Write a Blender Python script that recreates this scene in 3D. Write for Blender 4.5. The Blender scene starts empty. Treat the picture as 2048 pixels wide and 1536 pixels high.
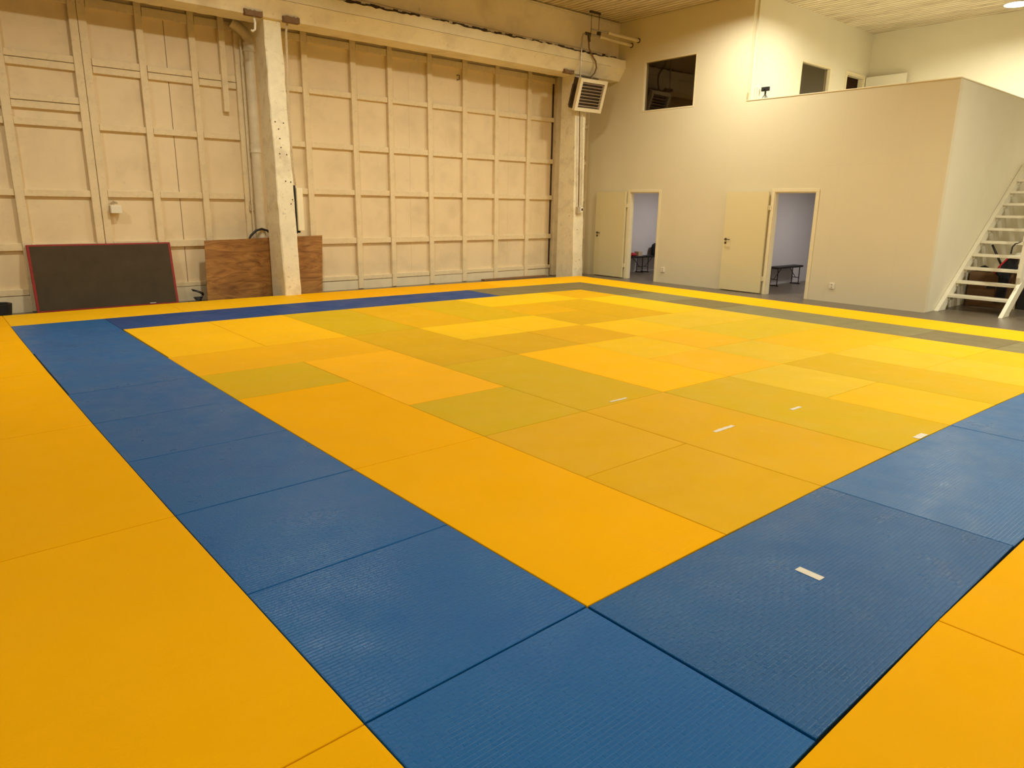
import bpy, bmesh, math, random
from mathutils import Vector, Matrix

# ------------------------------------------------------------------ camera
scene = bpy.context.scene
cam_data = bpy.data.cameras.new('camera')
cam = bpy.data.objects.new('camera', cam_data)
scene.collection.objects.link(cam)
RIGHT = Vector((0.7616378, -0.6478031, 0.0160940))
DOWN = Vector((-0.1483624, -0.1985024, -0.9688062))
FWD = Vector((0.6307903, 0.7354917, -0.2472966))
CAM = Vector((-1.93824, -1.76856, 1.61053))
m = Matrix.Identity(4)
for i in range(3):
    m[i][0] = RIGHT[i]; m[i][1] = -DOWN[i]; m[i][2] = -FWD[i]; m[i][3] = CAM[i]
cam.matrix_world = m
cam_data.sensor_width = 36.0
cam_data.lens = 1410.69 / 2048 * 36.0
cam_data.clip_start = 0.05
cam_data.clip_end = 100
scene.camera = cam

# ------------------------------------------------------------------ world, exposure
world = bpy.data.worlds.new('world'); scene.world = world
world.use_nodes = True
world.node_tree.nodes['Background'].inputs[0].default_value = (1.0, 0.8, 0.55, 1)
world.node_tree.nodes['Background'].inputs[1].default_value = 0.02
scene.view_settings.view_transform = 'Standard'
scene.view_settings.look = 'None'
scene.view_settings.exposure = 0.0
scene.view_settings.gamma = 1.0
scene.view_settings.use_curve_mapping = False

# ------------------------------------------------------------------ lamps: hall lamps, unseen ones estimated, last one an added fill (x, y, z, power)
LAMP_COL = (0.96, 0.93, 0.76)
LAMPS = [
    (14.56, 3.20, 5.41, 115),      # the one whose rim shows at the top right
    (12.00, 5.10, 5.50, 80),
    (9.95, 6.55, 5.45, 100),
    (6.60, 7.30, 5.30, 100),
    (2.20, 7.30, 5.30, 120),
    (-2.60, 7.30, 5.30, 100),
    (10.4, -0.90, 5.30, 180),
    (6.80, -0.90, 5.30, 135),
    (2.20, -0.90, 5.30, 100),
    (-2.60, -0.90, 5.30, 80),
    (8.40, -4.80, 5.30, 230),  # added unseen fill that brightens the wall beside the stairs
]
ROOM_COL = (1.0, 0.93, 0.87)
FLOOR = -0.100  # hall beyond the mats was scaled up about the camera, baked into plain numbers
CEIL = 5.669
MEZZ = 2.527
random.seed(7)
C = scene.collection
WORLD = {}

# ------------------------------------------------------------------ helpers
def tag(o, label=None, cat=None, group=None, kind=None):
    if label: o['label'] = label
    if cat: o['category'] = cat
    if group: o['group'] = group
    if kind: o['kind'] = kind
    return o

def empty(name, loc, label=None, cat=None, group=None, kind=None):
    o = bpy.data.objects.new(name, None)
    o.empty_display_size = 0.1
    C.objects.link(o); o.location = loc; WORLD[o.name] = Vector(loc)
    return tag(o, label, cat, group, kind)

class MB:
    """collects geometry in world coordinates; build() links it as one mesh object"""
    def __init__(s): s.v = []; s.f = []; s.sm = []
    def add(s, vs, fs, smooth=False):
        n = len(s.v); s.v += [tuple(p) for p in vs]
        s.f += [tuple(i + n for i in f) for f in fs]; s.sm += [smooth] * len(fs)
        return s
    def box(s, x0, y0, z0, x1, y1, z1):
        x0, x1 = min(x0, x1), max(x0, x1); y0, y1 = min(y0, y1), max(y0, y1); z0, z1 = min(z0, z1), max(z0, z1)
        vs = [(x0,y0,z0),(x1,y0,z0),(x1,y1,z0),(x0,y1,z0),(x0,y0,z1),(x1,y0,z1),(x1,y1,z1),(x0,y1,z1)]
        return s.add(vs, [(3,2,1,0),(4,5,6,7),(0,1,5,4),(1,2,6,5),(2,3,7,6),(3,0,4,7)])
    def hexa(s, vs):
        return s.add(vs, [(3,2,1,0),(4,5,6,7),(0,1,5,4),(1,2,6,5),(2,3,7,6),(3,0,4,7)])
    def obox(s, c, size, M):
        hx, hy, hz = size[0]/2, size[1]/2, size[2]/2
        vs = [(-hx,-hy,-hz),(hx,-hy,-hz),(hx,hy,-hz),(-hx,hy,-hz),(-hx,-hy,hz),(hx,-hy,hz),(hx,hy,hz),(-hx,hy,hz)]
        return s.hexa([Vector(c) + M @ Vector(v) for v in vs])
    def prism(s, pts, axis, a, b):
        """pts: 2D outline; axis 0 -> (y,z), 1 -> (x,z), 2 -> (x,y); extruded from a to b"""
        def P(p, t):
            return (t, p[0], p[1]) if axis == 0 else ((p[0], t, p[1]) if axis == 1 else (p[0], p[1], t))
        n = len(pts)
        vs = [P(p, a) for p in pts] + [P(p, b) for p in pts]
        fs = [tuple(range(n)), tuple(range(2*n-1, n-1, -1))]
        fs += [(i, i+n, (i+1) % n + n, (i+1) % n) for i in range(n)]
        return s.add(vs, fs)
    def tube(s, path, r, seg=10, smooth=True, cap=True):
        path = [Vector(p) for p in path]; n = len(path)
        rs = r if isinstance(r, (list, tuple)) else [r] * n
        vs = []; up = None
        for i, p in enumerate(path):
            d = (path[min(i+1, n-1)] - path[max(i-1, 0)]).normalized()
            if up is None:
                up = Vector((0, 0, 1)) if abs(d.z) < 0.9 else Vector((1, 0, 0))
            a = d.cross(up).normalized(); b = d.cross(a).normalized(); up = -b if b.dot(up) < 0 else b
            up = a.cross(d).normalized()
            for k in range(seg):
                t = 2*math.pi*k/seg
                vs.append(p + a*math.cos(t)*rs[i] + up*math.sin(t)*rs[i])
        fs = []
        for i in range(n-1):
            for k in range(seg):
                k2 = (k+1) % seg
                fs.append((i*seg+k, i*seg+k2, (i+1)*seg+k2, (i+1)*seg+k))
        s.add(vs, fs, smooth)
        if cap:
            m0 = len(s.v) - len(vs)
            s.f += [tuple(m0 + k for k in range(seg-1, -1, -1)), tuple(m0 + (n-1)*seg + k for k in range(seg))]
            s.sm += [False, False]
        return s
    def lathe(s, c, prof, seg=32, smooth=True):
        """prof: list of (radius, z) around vertical axis at c"""
        vs = []; n = len(prof)
        for r, z in prof:
            for k in range(seg):
                t = 2*math.pi*k/seg
                vs.append((c[0]+r*math.cos(t), c[1]+r*math.sin(t), c[2]+z))
        fs = [(i*seg+k, i*seg+(k+1) % seg, (i+1)*seg+(k+1) % seg, (i+1)*seg+k) for i in range(n-1) for k in range(seg)]
        return s.add(vs, fs, smooth)
    def build(s, name, mat, parent=None, bevel=0, label=None, cat=None, group=None, kind=None, origin=None, seg=2):
        xs = [v[0] for v in s.v]; ys = [v[1] for v in s.v]; zs = [v[2] for v in s.v]
        o0 = Vector(origin) if origin else Vector(((min(xs)+max(xs))/2, (min(ys)+max(ys))/2, min(zs)))
        me = bpy.data.meshes.new(name)
        me.from_pydata([tuple(Vector(v) - o0) for v in s.v], [], s.f)
        me.polygons.foreach_set('use_smooth', s.sm); me.update()
        if any(s.sm): me.set_sharp_from_angle(angle=math.radians(40))
        bm = bmesh.new(); bm.from_mesh(me); bmesh.ops.recalc_face_normals(bm, faces=bm.faces)
        bm.to_mesh(me); bm.free()
        me.materials.append(mat)
        o = bpy.data.objects.new(name, me); C.objects.link(o); WORLD[o.name] = o0
        if parent:
            o.parent = parent; o.location = o0 - WORLD[parent.name]
        else: o.location = o0
        if bevel:
            b = o.modifiers.new('bevel', 'BEVEL'); b.width = bevel; b.segments = seg
            b.limit_method = 'ANGLE'; b.angle_limit = math.radians(40)
        return tag(o, label, cat, group, kind)

def wall(name, axis, p0, p1, a0, a1, z0, z1, holes, mat, kind='structure', extra_cut=None):
    """upright slab with openings; axis 0: normal along x (a = y), axis 1: normal along y (a = x).
    extra_cut: rectangles removed without making a hole rim different (same as holes)"""
    holes = list(holes) + list(extra_cut or [])
    As = sorted({a0, a1, *[h[0] for h in holes], *[h[1] for h in holes]}); As = [a for a in As if a0 <= a <= a1]
    Zs = sorted({z0, z1, *[h[2] for h in holes], *[h[3] for h in holes]}); Zs = [z for z in Zs if z0 <= z <= z1]
    def solid(i, j):
        if i < 0 or j < 0 or i >= len(As)-1 or j >= len(Zs)-1: return False
        a = (As[i]+As[i+1])/2; z = (Zs[j]+Zs[j+1])/2
        return not any(h[0] < a < h[1] and h[2] < z < h[3] for h in holes)
    P = (lambda p, a, z: (p, a, z)) if axis == 0 else (lambda p, a, z: (a, p, z))
    mb = MB()
    for i in range(len(As)-1):
        for j in range(len(Zs)-1):
            if not solid(i, j): continue
            A, B, U, W = As[i], As[i+1], Zs[j], Zs[j+1]
            for p in (p0, p1): mb.add([P(p,A,U),P(p,B,U),P(p,B,W),P(p,A,W)], [(0,1,2,3)])
            if not solid(i-1, j): mb.add([P(p0,A,U),P(p1,A,U),P(p1,A,W),P(p0,A,W)], [(0,1,2,3)])
            if not solid(i+1, j): mb.add([P(p0,B,U),P(p1,B,U),P(p1,B,W),P(p0,B,W)], [(0,1,2,3)])
            if not solid(i, j-1): mb.add([P(p0,A,U),P(p1,A,U),P(p1,B,U),P(p0,B,U)], [(0,1,2,3)])
            if not solid(i, j+1): mb.add([P(p0,A,W),P(p1,A,W),P(p1,B,W),P(p0,B,W)], [(0,1,2,3)])
    o = mb.build(name, mat, kind=kind)
    bm = bmesh.new(); bm.from_mesh(o.data); bmesh.ops.remove_doubles(bm, verts=bm.verts, dist=1e-4)
    bmesh.ops.recalc_face_normals(bm, faces=bm.faces); bm.to_mesh(o.data); bm.free()
    return o

# ------------------------------------------------------------------ materials
def mat_new(name):
    mt = bpy.data.materials.new(name); mt.use_nodes = True
    nt = mt.node_tree; b = nt.nodes['Principled BSDF']
    return mt, nt, b
def N(nt, t, **kw):
    n = nt.nodes.new(t)
    for k, v in kw.items():
        if k in n.inputs: n.inputs[k].default_value = v
        else: setattr(n, k, v)
    return n
def L(nt, a, b): nt.links.new(a, b)
def ramp(nt, fac, stops):
    r = nt.nodes.new('ShaderNodeValToRGB'); e = r.color_ramp.elements
    while len(e) > 1: e.remove(e[-1])
    e[0].position = stops[0][0]; e[0].color = (*stops[0][1], 1)
    for p, c in stops[1:]:
        q = e.new(p); q.color = (*c, 1)
    L(nt, fac, r.inputs[0]); return r.outputs[0]
def g3(v): return (v, v, v)
def mixc(nt, fac, a, b, mode='MIX'):
    n = nt.nodes.new('ShaderNodeMix'); n.data_type = 'RGBA'; n.blend_type = mode
    for sock, val in ((n.inputs[0], fac), (n.inputs[6], a), (n.inputs[7], b)):
        if isinstance(val, bpy.types.NodeSocket): L(nt, val, sock)
        elif isinstance(val, (int, float)): sock.default_value = val
        else: sock.default_value = (*val, 1)
    return n.outputs[2]
def coords(nt, scale=(1,1,1), rot=(0,0,0), rand=False):
    tc = nt.nodes.new('ShaderNodeTexCoord'); mp = nt.nodes.new('ShaderNodeMapping')
    mp.inputs['Scale'].default_value = scale; mp.inputs['Rotation'].default_value = rot
    L(nt, tc.outputs['Object'], mp.inputs['Vector'])
    if rand:
        oi = nt.nodes.new('ShaderNodeObjectInfo'); va = nt.nodes.new('ShaderNodeVectorMath'); va.operation = 'SCALE'
        cx = nt.nodes.new('ShaderNodeCombineXYZ')
        L(nt, oi.outputs['Random'], cx.inputs[0]); L(nt, oi.outputs['Random'], cx.inputs[1])
        L(nt, cx.outputs[0], va.inputs[0]); va.inputs['Scale'].default_value = 37.0
        L(nt, va.outputs[0], mp.inputs['Location'])
    return mp.outputs[0]
def noise(nt, vec, scale, detail=4, rough=0.55, dist=0.0):
    n = N(nt, 'ShaderNodeTexNoise'); n.inputs['Scale'].default_value = scale
    n.inputs['Detail'].default_value = detail; n.inputs['Roughness'].default_value = rough
    n.inputs['Distortion'].default_value = dist
    L(nt, vec, n.inputs['Vector']); return n.outputs['Fac']
def bump(nt, h, b, strength, dist=0.01):
    n = nt.nodes.new('ShaderNodeBump'); n.inputs['Strength'].default_value = strength
    n.inputs['Distance'].default_value = dist; L(nt, h, n.inputs['Height']); L(nt, n.outputs[0], b.inputs['Normal'])
def simple(name, col, rough=0.5, metal=0.0, var=0.08, nscale=9.0, bstr=0.0, spec=0.5):
    mt, nt, b = mat_new(name)
    v = coords(nt); f = noise(nt, v, nscale)
    c = ramp(nt, f, [(0.3, tuple(x*(1-var) for x in col)), (0.7, tuple(min(1, x*(1+var)) for x in col))])
    L(nt, c, b.inputs['Base Color']); b.inputs['Roughness'].default_value = rough
    b.inputs['Metallic'].default_value = metal; b.inputs['Specular IOR Level'].default_value = spec
    if bstr: bump(nt, noise(nt, v, nscale*8), b, bstr, 0.004)
    return mt

def mat_mat(name, col, wear=0.1, wearcol=None, rough=0.5, spec=0.4, scratch=0.0, emb=0.25, rough_var=0.12, wr=0.5):
    mt, nt, b = mat_new(name)
    v = coords(nt, rand=True)
    big = noise(nt, v, 1.3, 5, 0.6, 0.4)
    wc = wearcol or tuple(x*(1-wear) for x in col)
    c = ramp(nt, big, [(0.30, wc), (0.62, col)])
    if scratch:
        sv = coords(nt, (1.2, 26, 1), (0, 0, 0.5), rand=True)
        s1 = ramp(nt, noise(nt, sv, 2.2, 6, 0.7, 1.2), [(0.67, g3(0)), (0.73, g3(scratch))])
        sv2 = coords(nt, (30, 1.4, 1), (0, 0, 0.9), rand=True)
        s2 = ramp(nt, noise(nt, sv2, 1.7, 6, 0.7, 1.5), [(0.66, g3(0)), (0.74, g3(scratch))])
        sm = mixc(nt, 1.0, s1, s2, 'LIGHTEN')
        c = mixc(nt, sm, c, tuple(min(1, x*1.5+0.06) for x in col))
    L(nt, c, b.inputs['Base Color'])
    # embossed straw pattern
    br = nt.nodes.new('ShaderNodeTexBrick')
    br.inputs['Scale'].default_value = 1.0; br.inputs['Brick Width'].default_value = 0.075
    br.inputs['Row Height'].default_value = 0.019; br.inputs['Mortar Size'].default_value = 0.003
    br.inputs['Mortar Smooth'].default_value = 1.0; br.offset = 0.5
    L(nt, v, br.inputs['Vector'])
    fine = noise(nt, v, 85 if wr > 1 else 160, 4)
    mul = nt.nodes.new('ShaderNodeMath'); mul.operation = 'MULTIPLY_ADD'
    L(nt, fine, mul.inputs[0]); mul.inputs[1].default_value = wr; 
    inv = nt.nodes.new('ShaderNodeMath'); inv.operation = 'SUBTRACT'; inv.inputs[0].default_value = 1.0
    L(nt, br.outputs['Fac'], inv.inputs[1]); L(nt, inv.outputs[0], mul.inputs[2])
    bump(nt, mul.outputs[0], b, emb, 0.0012)
    r = ramp(nt, noise(nt, v, 3.0, 6, 0.65), [(0.3, g3(rough-rough_var)), (0.7, g3(rough+rough_var))])
    L(nt, r, b.inputs['Roughness']); b.inputs['Specular IOR Level'].default_value = spec
    return mt

def paint(name, col, dirt=(0.35, 0.22, 0.1), amount=0.35, rough=0.6, scale=1.6, fine=14, bstr=0.15, streak=False, lo=0.60):
    """old paint: blotches, grime specks"""
    mt, nt, b = mat_new(name)
    v = coords(nt)
    f = noise(nt, v, scale, 6, 0.6, 0.3)
    c = ramp(nt, f, [(0.25, tuple(x*0.84 for x in col)), (0.5, col), (0.8, tuple(min(1, x*1.06) for x in col))])
    v2 = coords(nt, (1, 1, 0.25) if streak else (1, 1, 1))
    d = ramp(nt, noise(nt, v2, fine, 8, 0.7, 0.2), [(lo, g3(0)), (lo+0.16, g3(amount))])
    d2 = ramp(nt, noise(nt, v2, scale*0.9, 3, 0.5), [(0.55, g3(0)), (0.8, g3(amount*0.8))])
    dm = mixc(nt, 1.0, d, d2, 'SCREEN')
    c = mixc(nt, dm, c, dirt)
    L(nt, c, b.inputs['Base Color']); b.inputs['Roughness'].default_value = rough
    bump(nt, noise(nt, v, fine*2.5, 6), b, bstr, 0.006)
    return mt

M = {}
M['mat_orange'] = mat_mat('mat_orange', (0.88, 0.43, 0.001), .04, rough=0.6, spec=0.03, emb=0.14)
M['mat_bright'] = mat_mat('mat_bright', (0.97, 0.5, 0.002), 0.03, rough=0.6, spec=0.05, emb=0.12)
M['mat_yellow'] = mat_mat('mat_yellow', (0.84, 0.51, 0.004), 0.05, rough=0.6, spec=0.09, emb=0.12)
M['mat_pale'] = mat_mat('mat_pale', (0.74, 0.49, 0.020), 0.06, rough=0.6, spec=0.09, emb=0.12)
M['mat_mustard'] = mat_mat('mat_mustard', (0.72, 0.395, 0.003), 0.06, rough=0.6, spec=0.09, emb=0.12)
M['mat_dark'] = mat_mat('mat_dark', (0.66, 0.38, 0.004), 0.06, rough=0.6, spec=0.09, emb=0.12)
M['mat_olive'] = mat_mat('mat_olive', (0.65, 0.40, 0.002), 0.06, wearcol=(0.61, 0.41, 0.005), rough=0.58, spec=0.09, emb=0.12)
M['mat_blue'] = mat_mat('mat_blue', (0.003, 0.100, 0.33), 0.12, wearcol=(0.006, 0.112, 0.34), rough=0.36, spec=0.20, scratch=0.14, emb=0.8, wr=1.8)
M['mat_blue_navy'] = mat_mat('mat_blue_navy', (0.018, 0.060, 0.22), 0.10, rough=0.55, spec=0.12, scratch=0.05, emb=0.2)
M['mat_blue_deep'] = mat_mat('mat_blue_deep', (0.002, 0.092, 0.285), 0.12, rough=0.34, spec=0.26, scratch=0.14, emb=1.0, wr=1.6)
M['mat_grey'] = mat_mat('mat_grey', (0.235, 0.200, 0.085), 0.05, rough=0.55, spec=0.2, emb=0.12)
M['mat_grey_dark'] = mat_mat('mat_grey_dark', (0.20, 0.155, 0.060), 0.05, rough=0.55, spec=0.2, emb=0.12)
M['subfloor'] = simple('subfloor', (0.05, 0.04, 0.03), 0.9)
M['panel'] = paint('panel_paint', (0.83, 0.675, 0.44), (0.40, 0.28, 0.15), 0.22, 0.55, 1.3, 10, 0.05)
M['batten'] = paint('batten_paint', (0.83, 0.685, 0.44), (0.38, 0.25, 0.12), 0.45, 0.55, 3.0, 16, 0.12, lo=0.57)
M['skirt'] = paint('skirting_paint', (0.80, 0.69, 0.48), (0.40, 0.28, 0.15), 0.25, 0.5, 2.0, 18, 0.06)
M['concrete_paint'] = paint('painted_concrete', (0.86, 0.77, 0.56), (0.33, 0.21, 0.10), 0.55, 0.7, 1.8, 12, 0.4)
M['column_paint'] = paint('column_paint', (0.90, 0.82, 0.61), (0.34, 0.22, 0.11), 0.75, 0.7, 2.4, 15, 0.8, lo=0.575)
M['upper_concrete'] = paint('upper_concrete', (0.84, 0.73, 0.54), (0.34, 0.22, 0.11), 0.5, 0.8, 1.5, 9, 0.4)
M['notch'] = paint('bare_notch', (0.22, 0.13, 0.065), (0.08, 0.04, 0.02), 0.7, 0.9, 6, 22, 0.8)  # dark for the recess shade of the pockets; also crack and joint lines
M['tar'] = paint('old_sealant', (0.07, 0.045, 0.025), (0.3, 0.2, 0.1), 0.5, 0.9, 8, 20, 0.8)  # sealant; the same dark colour stands for shade in slot and gap
M['gypsum'] = None
def gypsum():
    mt, nt, b = mat_new('gypsum_paint')
    v = coords(nt)
    col = (0.77, 0.69, 0.49)
    f = noise(nt, v, 0.7, 3)
    c = ramp(nt, f, [(0.3, tuple(x*0.965 for x in col)), (0.7, col)])
    # board joints every 1.2 m: swizzle so that walls along x and along y both get upright joints
    sx = nt.nodes.new('ShaderNodeSeparateXYZ'); L(nt, v, sx.inputs[0])
    ad = nt.nodes.new('ShaderNodeMath'); ad.operation = 'ADD'; L(nt, sx.outputs[0], ad.inputs[0]); L(nt, sx.outputs[1], ad.inputs[1])
    cx = nt.nodes.new('ShaderNodeCombineXYZ'); L(nt, ad.outputs[0], cx.inputs[0]); L(nt, sx.outputs[2], cx.inputs[1])
    br = nt.nodes.new('ShaderNodeTexBrick'); br.inputs['Scale'].default_value = 1
    br.inputs['Brick Width'].default_value = 1.2; br.inputs['Row Height'].default_value = 2.5; br.offset = 0.0
    br.inputs['Mortar Size'].default_value = 0.004; br.inputs['Mortar Smooth'].default_value = 0.6
    L(nt, cx.outputs[0], br.inputs['Vector'])
    jf = nt.nodes.new('ShaderNodeMath'); jf.operation = 'MULTIPLY'; jf.inputs[1].default_value = 0.10
    L(nt, br.outputs['Fac'], jf.inputs[0])
    c = mixc(nt, jf.outputs[0], c, (0.45, 0.33, 0.2))
    L(nt, c, b.inputs['Base Color']); b.inputs['Roughness'].default_value = 0.55
    b.inputs['Specular IOR Level'].default_value = 0.25
    return mt
M['gypsum'] = gypsum()
M['white_wall'] = simple('white_wall', (0.79, 0.73, 0.57), 0.55, var=0.02, nscale=1.5, spec=0.25)
M['room_wall'] = simple('room_wall', (0.66, 0.63, 0.64), 0.55, var=0.02, nscale=1.5, spec=0.3)
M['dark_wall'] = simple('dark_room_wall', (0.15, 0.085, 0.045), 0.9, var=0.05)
M['door'] = simple('door_laminate', (0.78, 0.68, 0.40), 0.38, var=0.015, nscale=1.0, spec=0.4)
M['door_white'] = simple('door_white', (0.80, 0.75, 0.60), 0.38, var=0.015, nscale=1.0, spec=0.4)
M['frame'] = simple('frame_paint', (0.84, 0.74, 0.50), 0.4, var=0.02, spec=0.4)
M['stair'] = simple('stair_paint', (0.84, 0.79, 0.64), 0.42, var=0.03, nscale=6, spec=0.4)
M['white_plastic'] = simple('white_plastic', (0.86, 0.80, 0.66), 0.35, var=0.02)
M['cream_box'] = simple('cream_enclosure', (0.90, 0.80, 0.56), 0.4, var=0.03)
M['grey_box'] = simple('grey_backbox', (0.52, 0.43, 0.30), 0.5, var=0.05)
M['black'] = simple('black_plastic', (0.012, 0.011, 0.011), 0.45, var=0.2)
M['dark_metal'] = simple('dark_metal', (0.10, 0.075, 0.05), 0.5, 0.6, var=0.2)
M['steel'] = simple('steel', (0.45, 0.38, 0.30), 0.35, 0.9, var=0.08)
M['pipe_paint'] = simple('pipe_paint', (0.72, 0.62, 0.44), 0.4, 0.0, var=0.10, nscale=5)
M['copper'] = simple('brown_hose', (0.20, 0.115, 0.06), 0.4, 0.4, var=0.15)
M['louvre'] = simple('louvre', (0.42, 0.33, 0.26), 0.45, 0.3, var=0.05)
M['heater_dark'] = simple('heater_inside', (0.02, 0.013, 0.009), 0.7, var=0.1)
M['heater_body'] = simple('heater_body', (0.86, 0.76, 0.55), 0.4, var=0.03)
M['red_vinyl'] = simple('red_vinyl', (0.30, 0.014, 0.010), 0.5, var=0.12)
M['grey_under'] = simple('grey_underside', (0.075, 0.056, 0.034), 0.9, var=0.10, nscale=4, bstr=0.3, spec=0.2)
M['tape'] = simple('white_tape', (0.72, 0.66, 0.56), 0.6, var=0.05, nscale=20)
M['red_fabric'] = simple('red_cloth', (0.45, 0.02, 0.03), 0.8, var=0.25, nscale=20)
M['dark_fabric'] = simple('dark_cloth', (0.018, 0.018, 0.025), 0.9, var=0.3, nscale=20, bstr=0.3)
M['cream_cloth'] = simple('cream_cloth', (0.75, 0.68, 0.54), 0.8, var=0.1, nscale=10)
M['tan_box'] = simple('tan_box', (0.52, 0.40, 0.26), 0.7, var=0.05)
M['cardboard'] = simple('cardboard', (0.20, 0.105, 0.045), 0.85, var=0.10, nscale=5)
M['bag'] = simple('plastic_bag', (0.82, 0.80, 0.72), 0.25, var=0.15, nscale=12, bstr=0.8)
M['screen'] = simple('screen_dark', (0.03, 0.03, 0.03), 0.2)
M['cable'] = simple('painted_cable', (0.60, 0.48, 0.31), 0.5, var=0.15, nscale=30)

def plywood():
    mt, nt, b = mat_new('plywood')
    v = coords(nt, (1.0, 1.0, 4.5))
    f = noise(nt, v, 1.5, 7, 0.62, 2.6)
    c = ramp(nt, f, [(0.30, (0.16, 0.060, 0.013)), (0.44, (0.27, 0.115, 0.025)), (0.58, (0.40, 0.185, 0.042)), (0.74, (0.50, 0.25, 0.07))])
    v2 = coords(nt, (0.8, 1, 14)); s = ramp(nt, noise(nt, v2, 2.0, 6, 0.7, 1.4), [(0.60, g3(0)), (0.72, g3(0.6))])
    c = mixc(nt, s, c, (0.085, 0.035, 0.012))
    L(nt, c, b.inputs['Base Color']); b.inputs['Roughness'].default_value = 0.6
    bump(nt, f, b, 0.15, 0.003); return mt
M['plywood'] = plywood()
def concrete_floor():
    mt, nt, b = mat_new('polished_concrete')
    v = coords(nt); f = noise(nt, v, 0.9, 4, 0.5, 0.2)
    c = ramp(nt, f, [(0.3, (0.135, 0.108, 0.078)), (0.7, (0.16, 0.13, 0.095))])
    L(nt, c, b.inputs['Base Color'])
    r = ramp(nt, noise(nt, v, 4, 4), [(0.3, g3(0.30)), (0.7, g3(0.34))]); L(nt, r, b.inputs['Roughness'])
    return mt
M['floor'] = concrete_floor()
def board_ceiling():
    mt, nt, b = mat_new('whitewashed_boards')
    v = coords(nt)
    br = nt.nodes.new('ShaderNodeTexBrick'); br.inputs['Scale'].default_value = 1
    br.inputs['Brick Width'].default_value = 60.0; br.inputs['Row Height'].default_value = 0.14; br.offset = 0.37
    br.inputs['Mortar Size'].default_value = 0.012; br.inputs['Mortar Smooth'].default_value = 0.3
    br.inputs['Color1'].default_value = (0.72, 0.62, 0.44, 1); br.inputs['Color2'].default_value = (0.82, 0.73, 0.54, 1)
    br.inputs['Mortar'].default_value = (0.09, 0.06, 0.03, 1)
    sx = nt.nodes.new('ShaderNodeSeparateXYZ'); L(nt, v, sx.inputs[0]); cx = nt.nodes.new('ShaderNodeCombineXYZ')
    L(nt, sx.outputs[1], cx.inputs[0]); L(nt, sx.outputs[0], cx.inputs[1]); L(nt, cx.outputs[0], br.inputs['Vector'])
    v2 = coords(nt, (14, 0.7, 1)); n1 = ramp(nt, noise(nt, v2, 1.6, 7, 0.7, 0.6), [(0.47, g3(0)), (0.62, g3(0.75))])
    c = mixc(nt, n1, br.outputs['Color'], (0.30, 0.21, 0.11))
    v3 = coords(nt, (9, 0.5, 1)); n2 = ramp(nt, noise(nt, v3, 3.1, 7, 0.7, 0.4), [(0.60, g3(0)), (0.68, g3(0.8))])
    pos = nt.nodes.new('ShaderNodeTexNoise'); 
    L(nt, v, pos.inputs['Vector']); pos.inputs['Scale'].default_value = 0.35
    gate = ramp(nt, pos.outputs['Fac'], [(0.5, g3(0)), (0.62, g3(1))])
    n2 = mixc(nt, 1.0, n2, gate, 'MULTIPLY')
    c = mixc(nt, n2, c, (0.09, 0.055, 0.03))
    L(nt, c, b.inputs['Base Color']); b.inputs['Roughness'].default_value = 0.7
    bump(nt, br.outputs['Fac'], b, -0.5, 0.01); return mt
M['ceiling'] = board_ceiling()
def glass():
    mt, nt, b = mat_new('window_glass')
    b.inputs['Base Color'].default_value = (0.75, 0.66, 0.52, 1); b.inputs['Roughness'].default_value = 0.02
    b.inputs['Transmission Weight'].default_value = 1.0; b.inputs['IOR'].default_value = 1.5
    tc = noise(nt, coords(nt), 2.0); bump(nt, tc, b, 0.01, 0.002)
    return mt
M['glass'] = glass()
def emitter(name, col, st):
    mt, nt, b = mat_new(name)
    b.inputs['Emission Color'].default_value = (*col, 1); b.inputs['Emission Strength'].default_value = st
    n = noise(nt, coords(nt), 5); L(nt, ramp(nt, n, [(0, g3(0.8)), (1, g3(0.9))]), b.inputs['Base Color'])
    return mt
M['lens'] = emitter('lamp_lens', LAMP_COL, 45)
M['room_lens'] = emitter('room_lamp_lens', ROOM_COL, 8)

# ------------------------------------------------------------------ the shell
XW = 11.390      # front of the partition wall on the right
YL = 11.055     # stud faces of the hangar-door wall on the left
MB().box(-9, -7, FLOOR-0.15, 17.2, 12.2, FLOOR).build('floor', M['floor'], kind='structure')
MB().box(-9, -7, CEIL, 17.2, 12.2, CEIL+0.2).build('ceiling', M['ceiling'], kind='structure')
wall('wall_rear', 1, -7.2, -7, -9.2, 17.2, FLOOR, CEIL, [], M['gypsum'])
wall('wall_near', 0, -9.2, -9, -7, 12.2, FLOOR, CEIL, [], M['gypsum'])
XF = 16.478
wall('wall_far', 0, XF, XF+0.2, -7, 12.2, FLOOR, CEIL, [], M['white_wall'])

# left wall: panelled hangar doors
YP = YL + 0.065
wl = MB().box(-9, YP, FLOOR, XW+0.6, YP+0.12, 4.556).build('wall_left', M['panel'], kind='structure')
wall('wall_left_upper', 1, 10.169, 10.169+0.2, -9, XW, 4.834, CEIL, [], M['upper_concrete'])
MB().box(-9, YP-0.02, 4.556, XW+0.4, YP+0.3, 4.834).build('trim_1', M['tar'], kind='structure')   # slot above the panels: its shade put in as a dark box
def batten(x0, x1, z0, z1, d=0.065, lean=0.0, name='batten'):
    e = 0.003
    j = lambda: random.uniform(-e, e)
    mb = MB(); a, b_ = YL + (0.065 - d), YP + 0.002
    mb.hexa([(x0+j(), a, z0), (x1+j(), a, z0), (x1+j(), b_, z0), (x0+j(), b_, z0),
             (x0+lean+j(), a, z1), (x1+lean+j(), a, z1), (x1+lean, b_, z1), (x0+lean, b_, z1)])
    return mb.build(name, M['batten'], wl, bevel=0.004, seg=1)
TOP = 4.525
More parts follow.
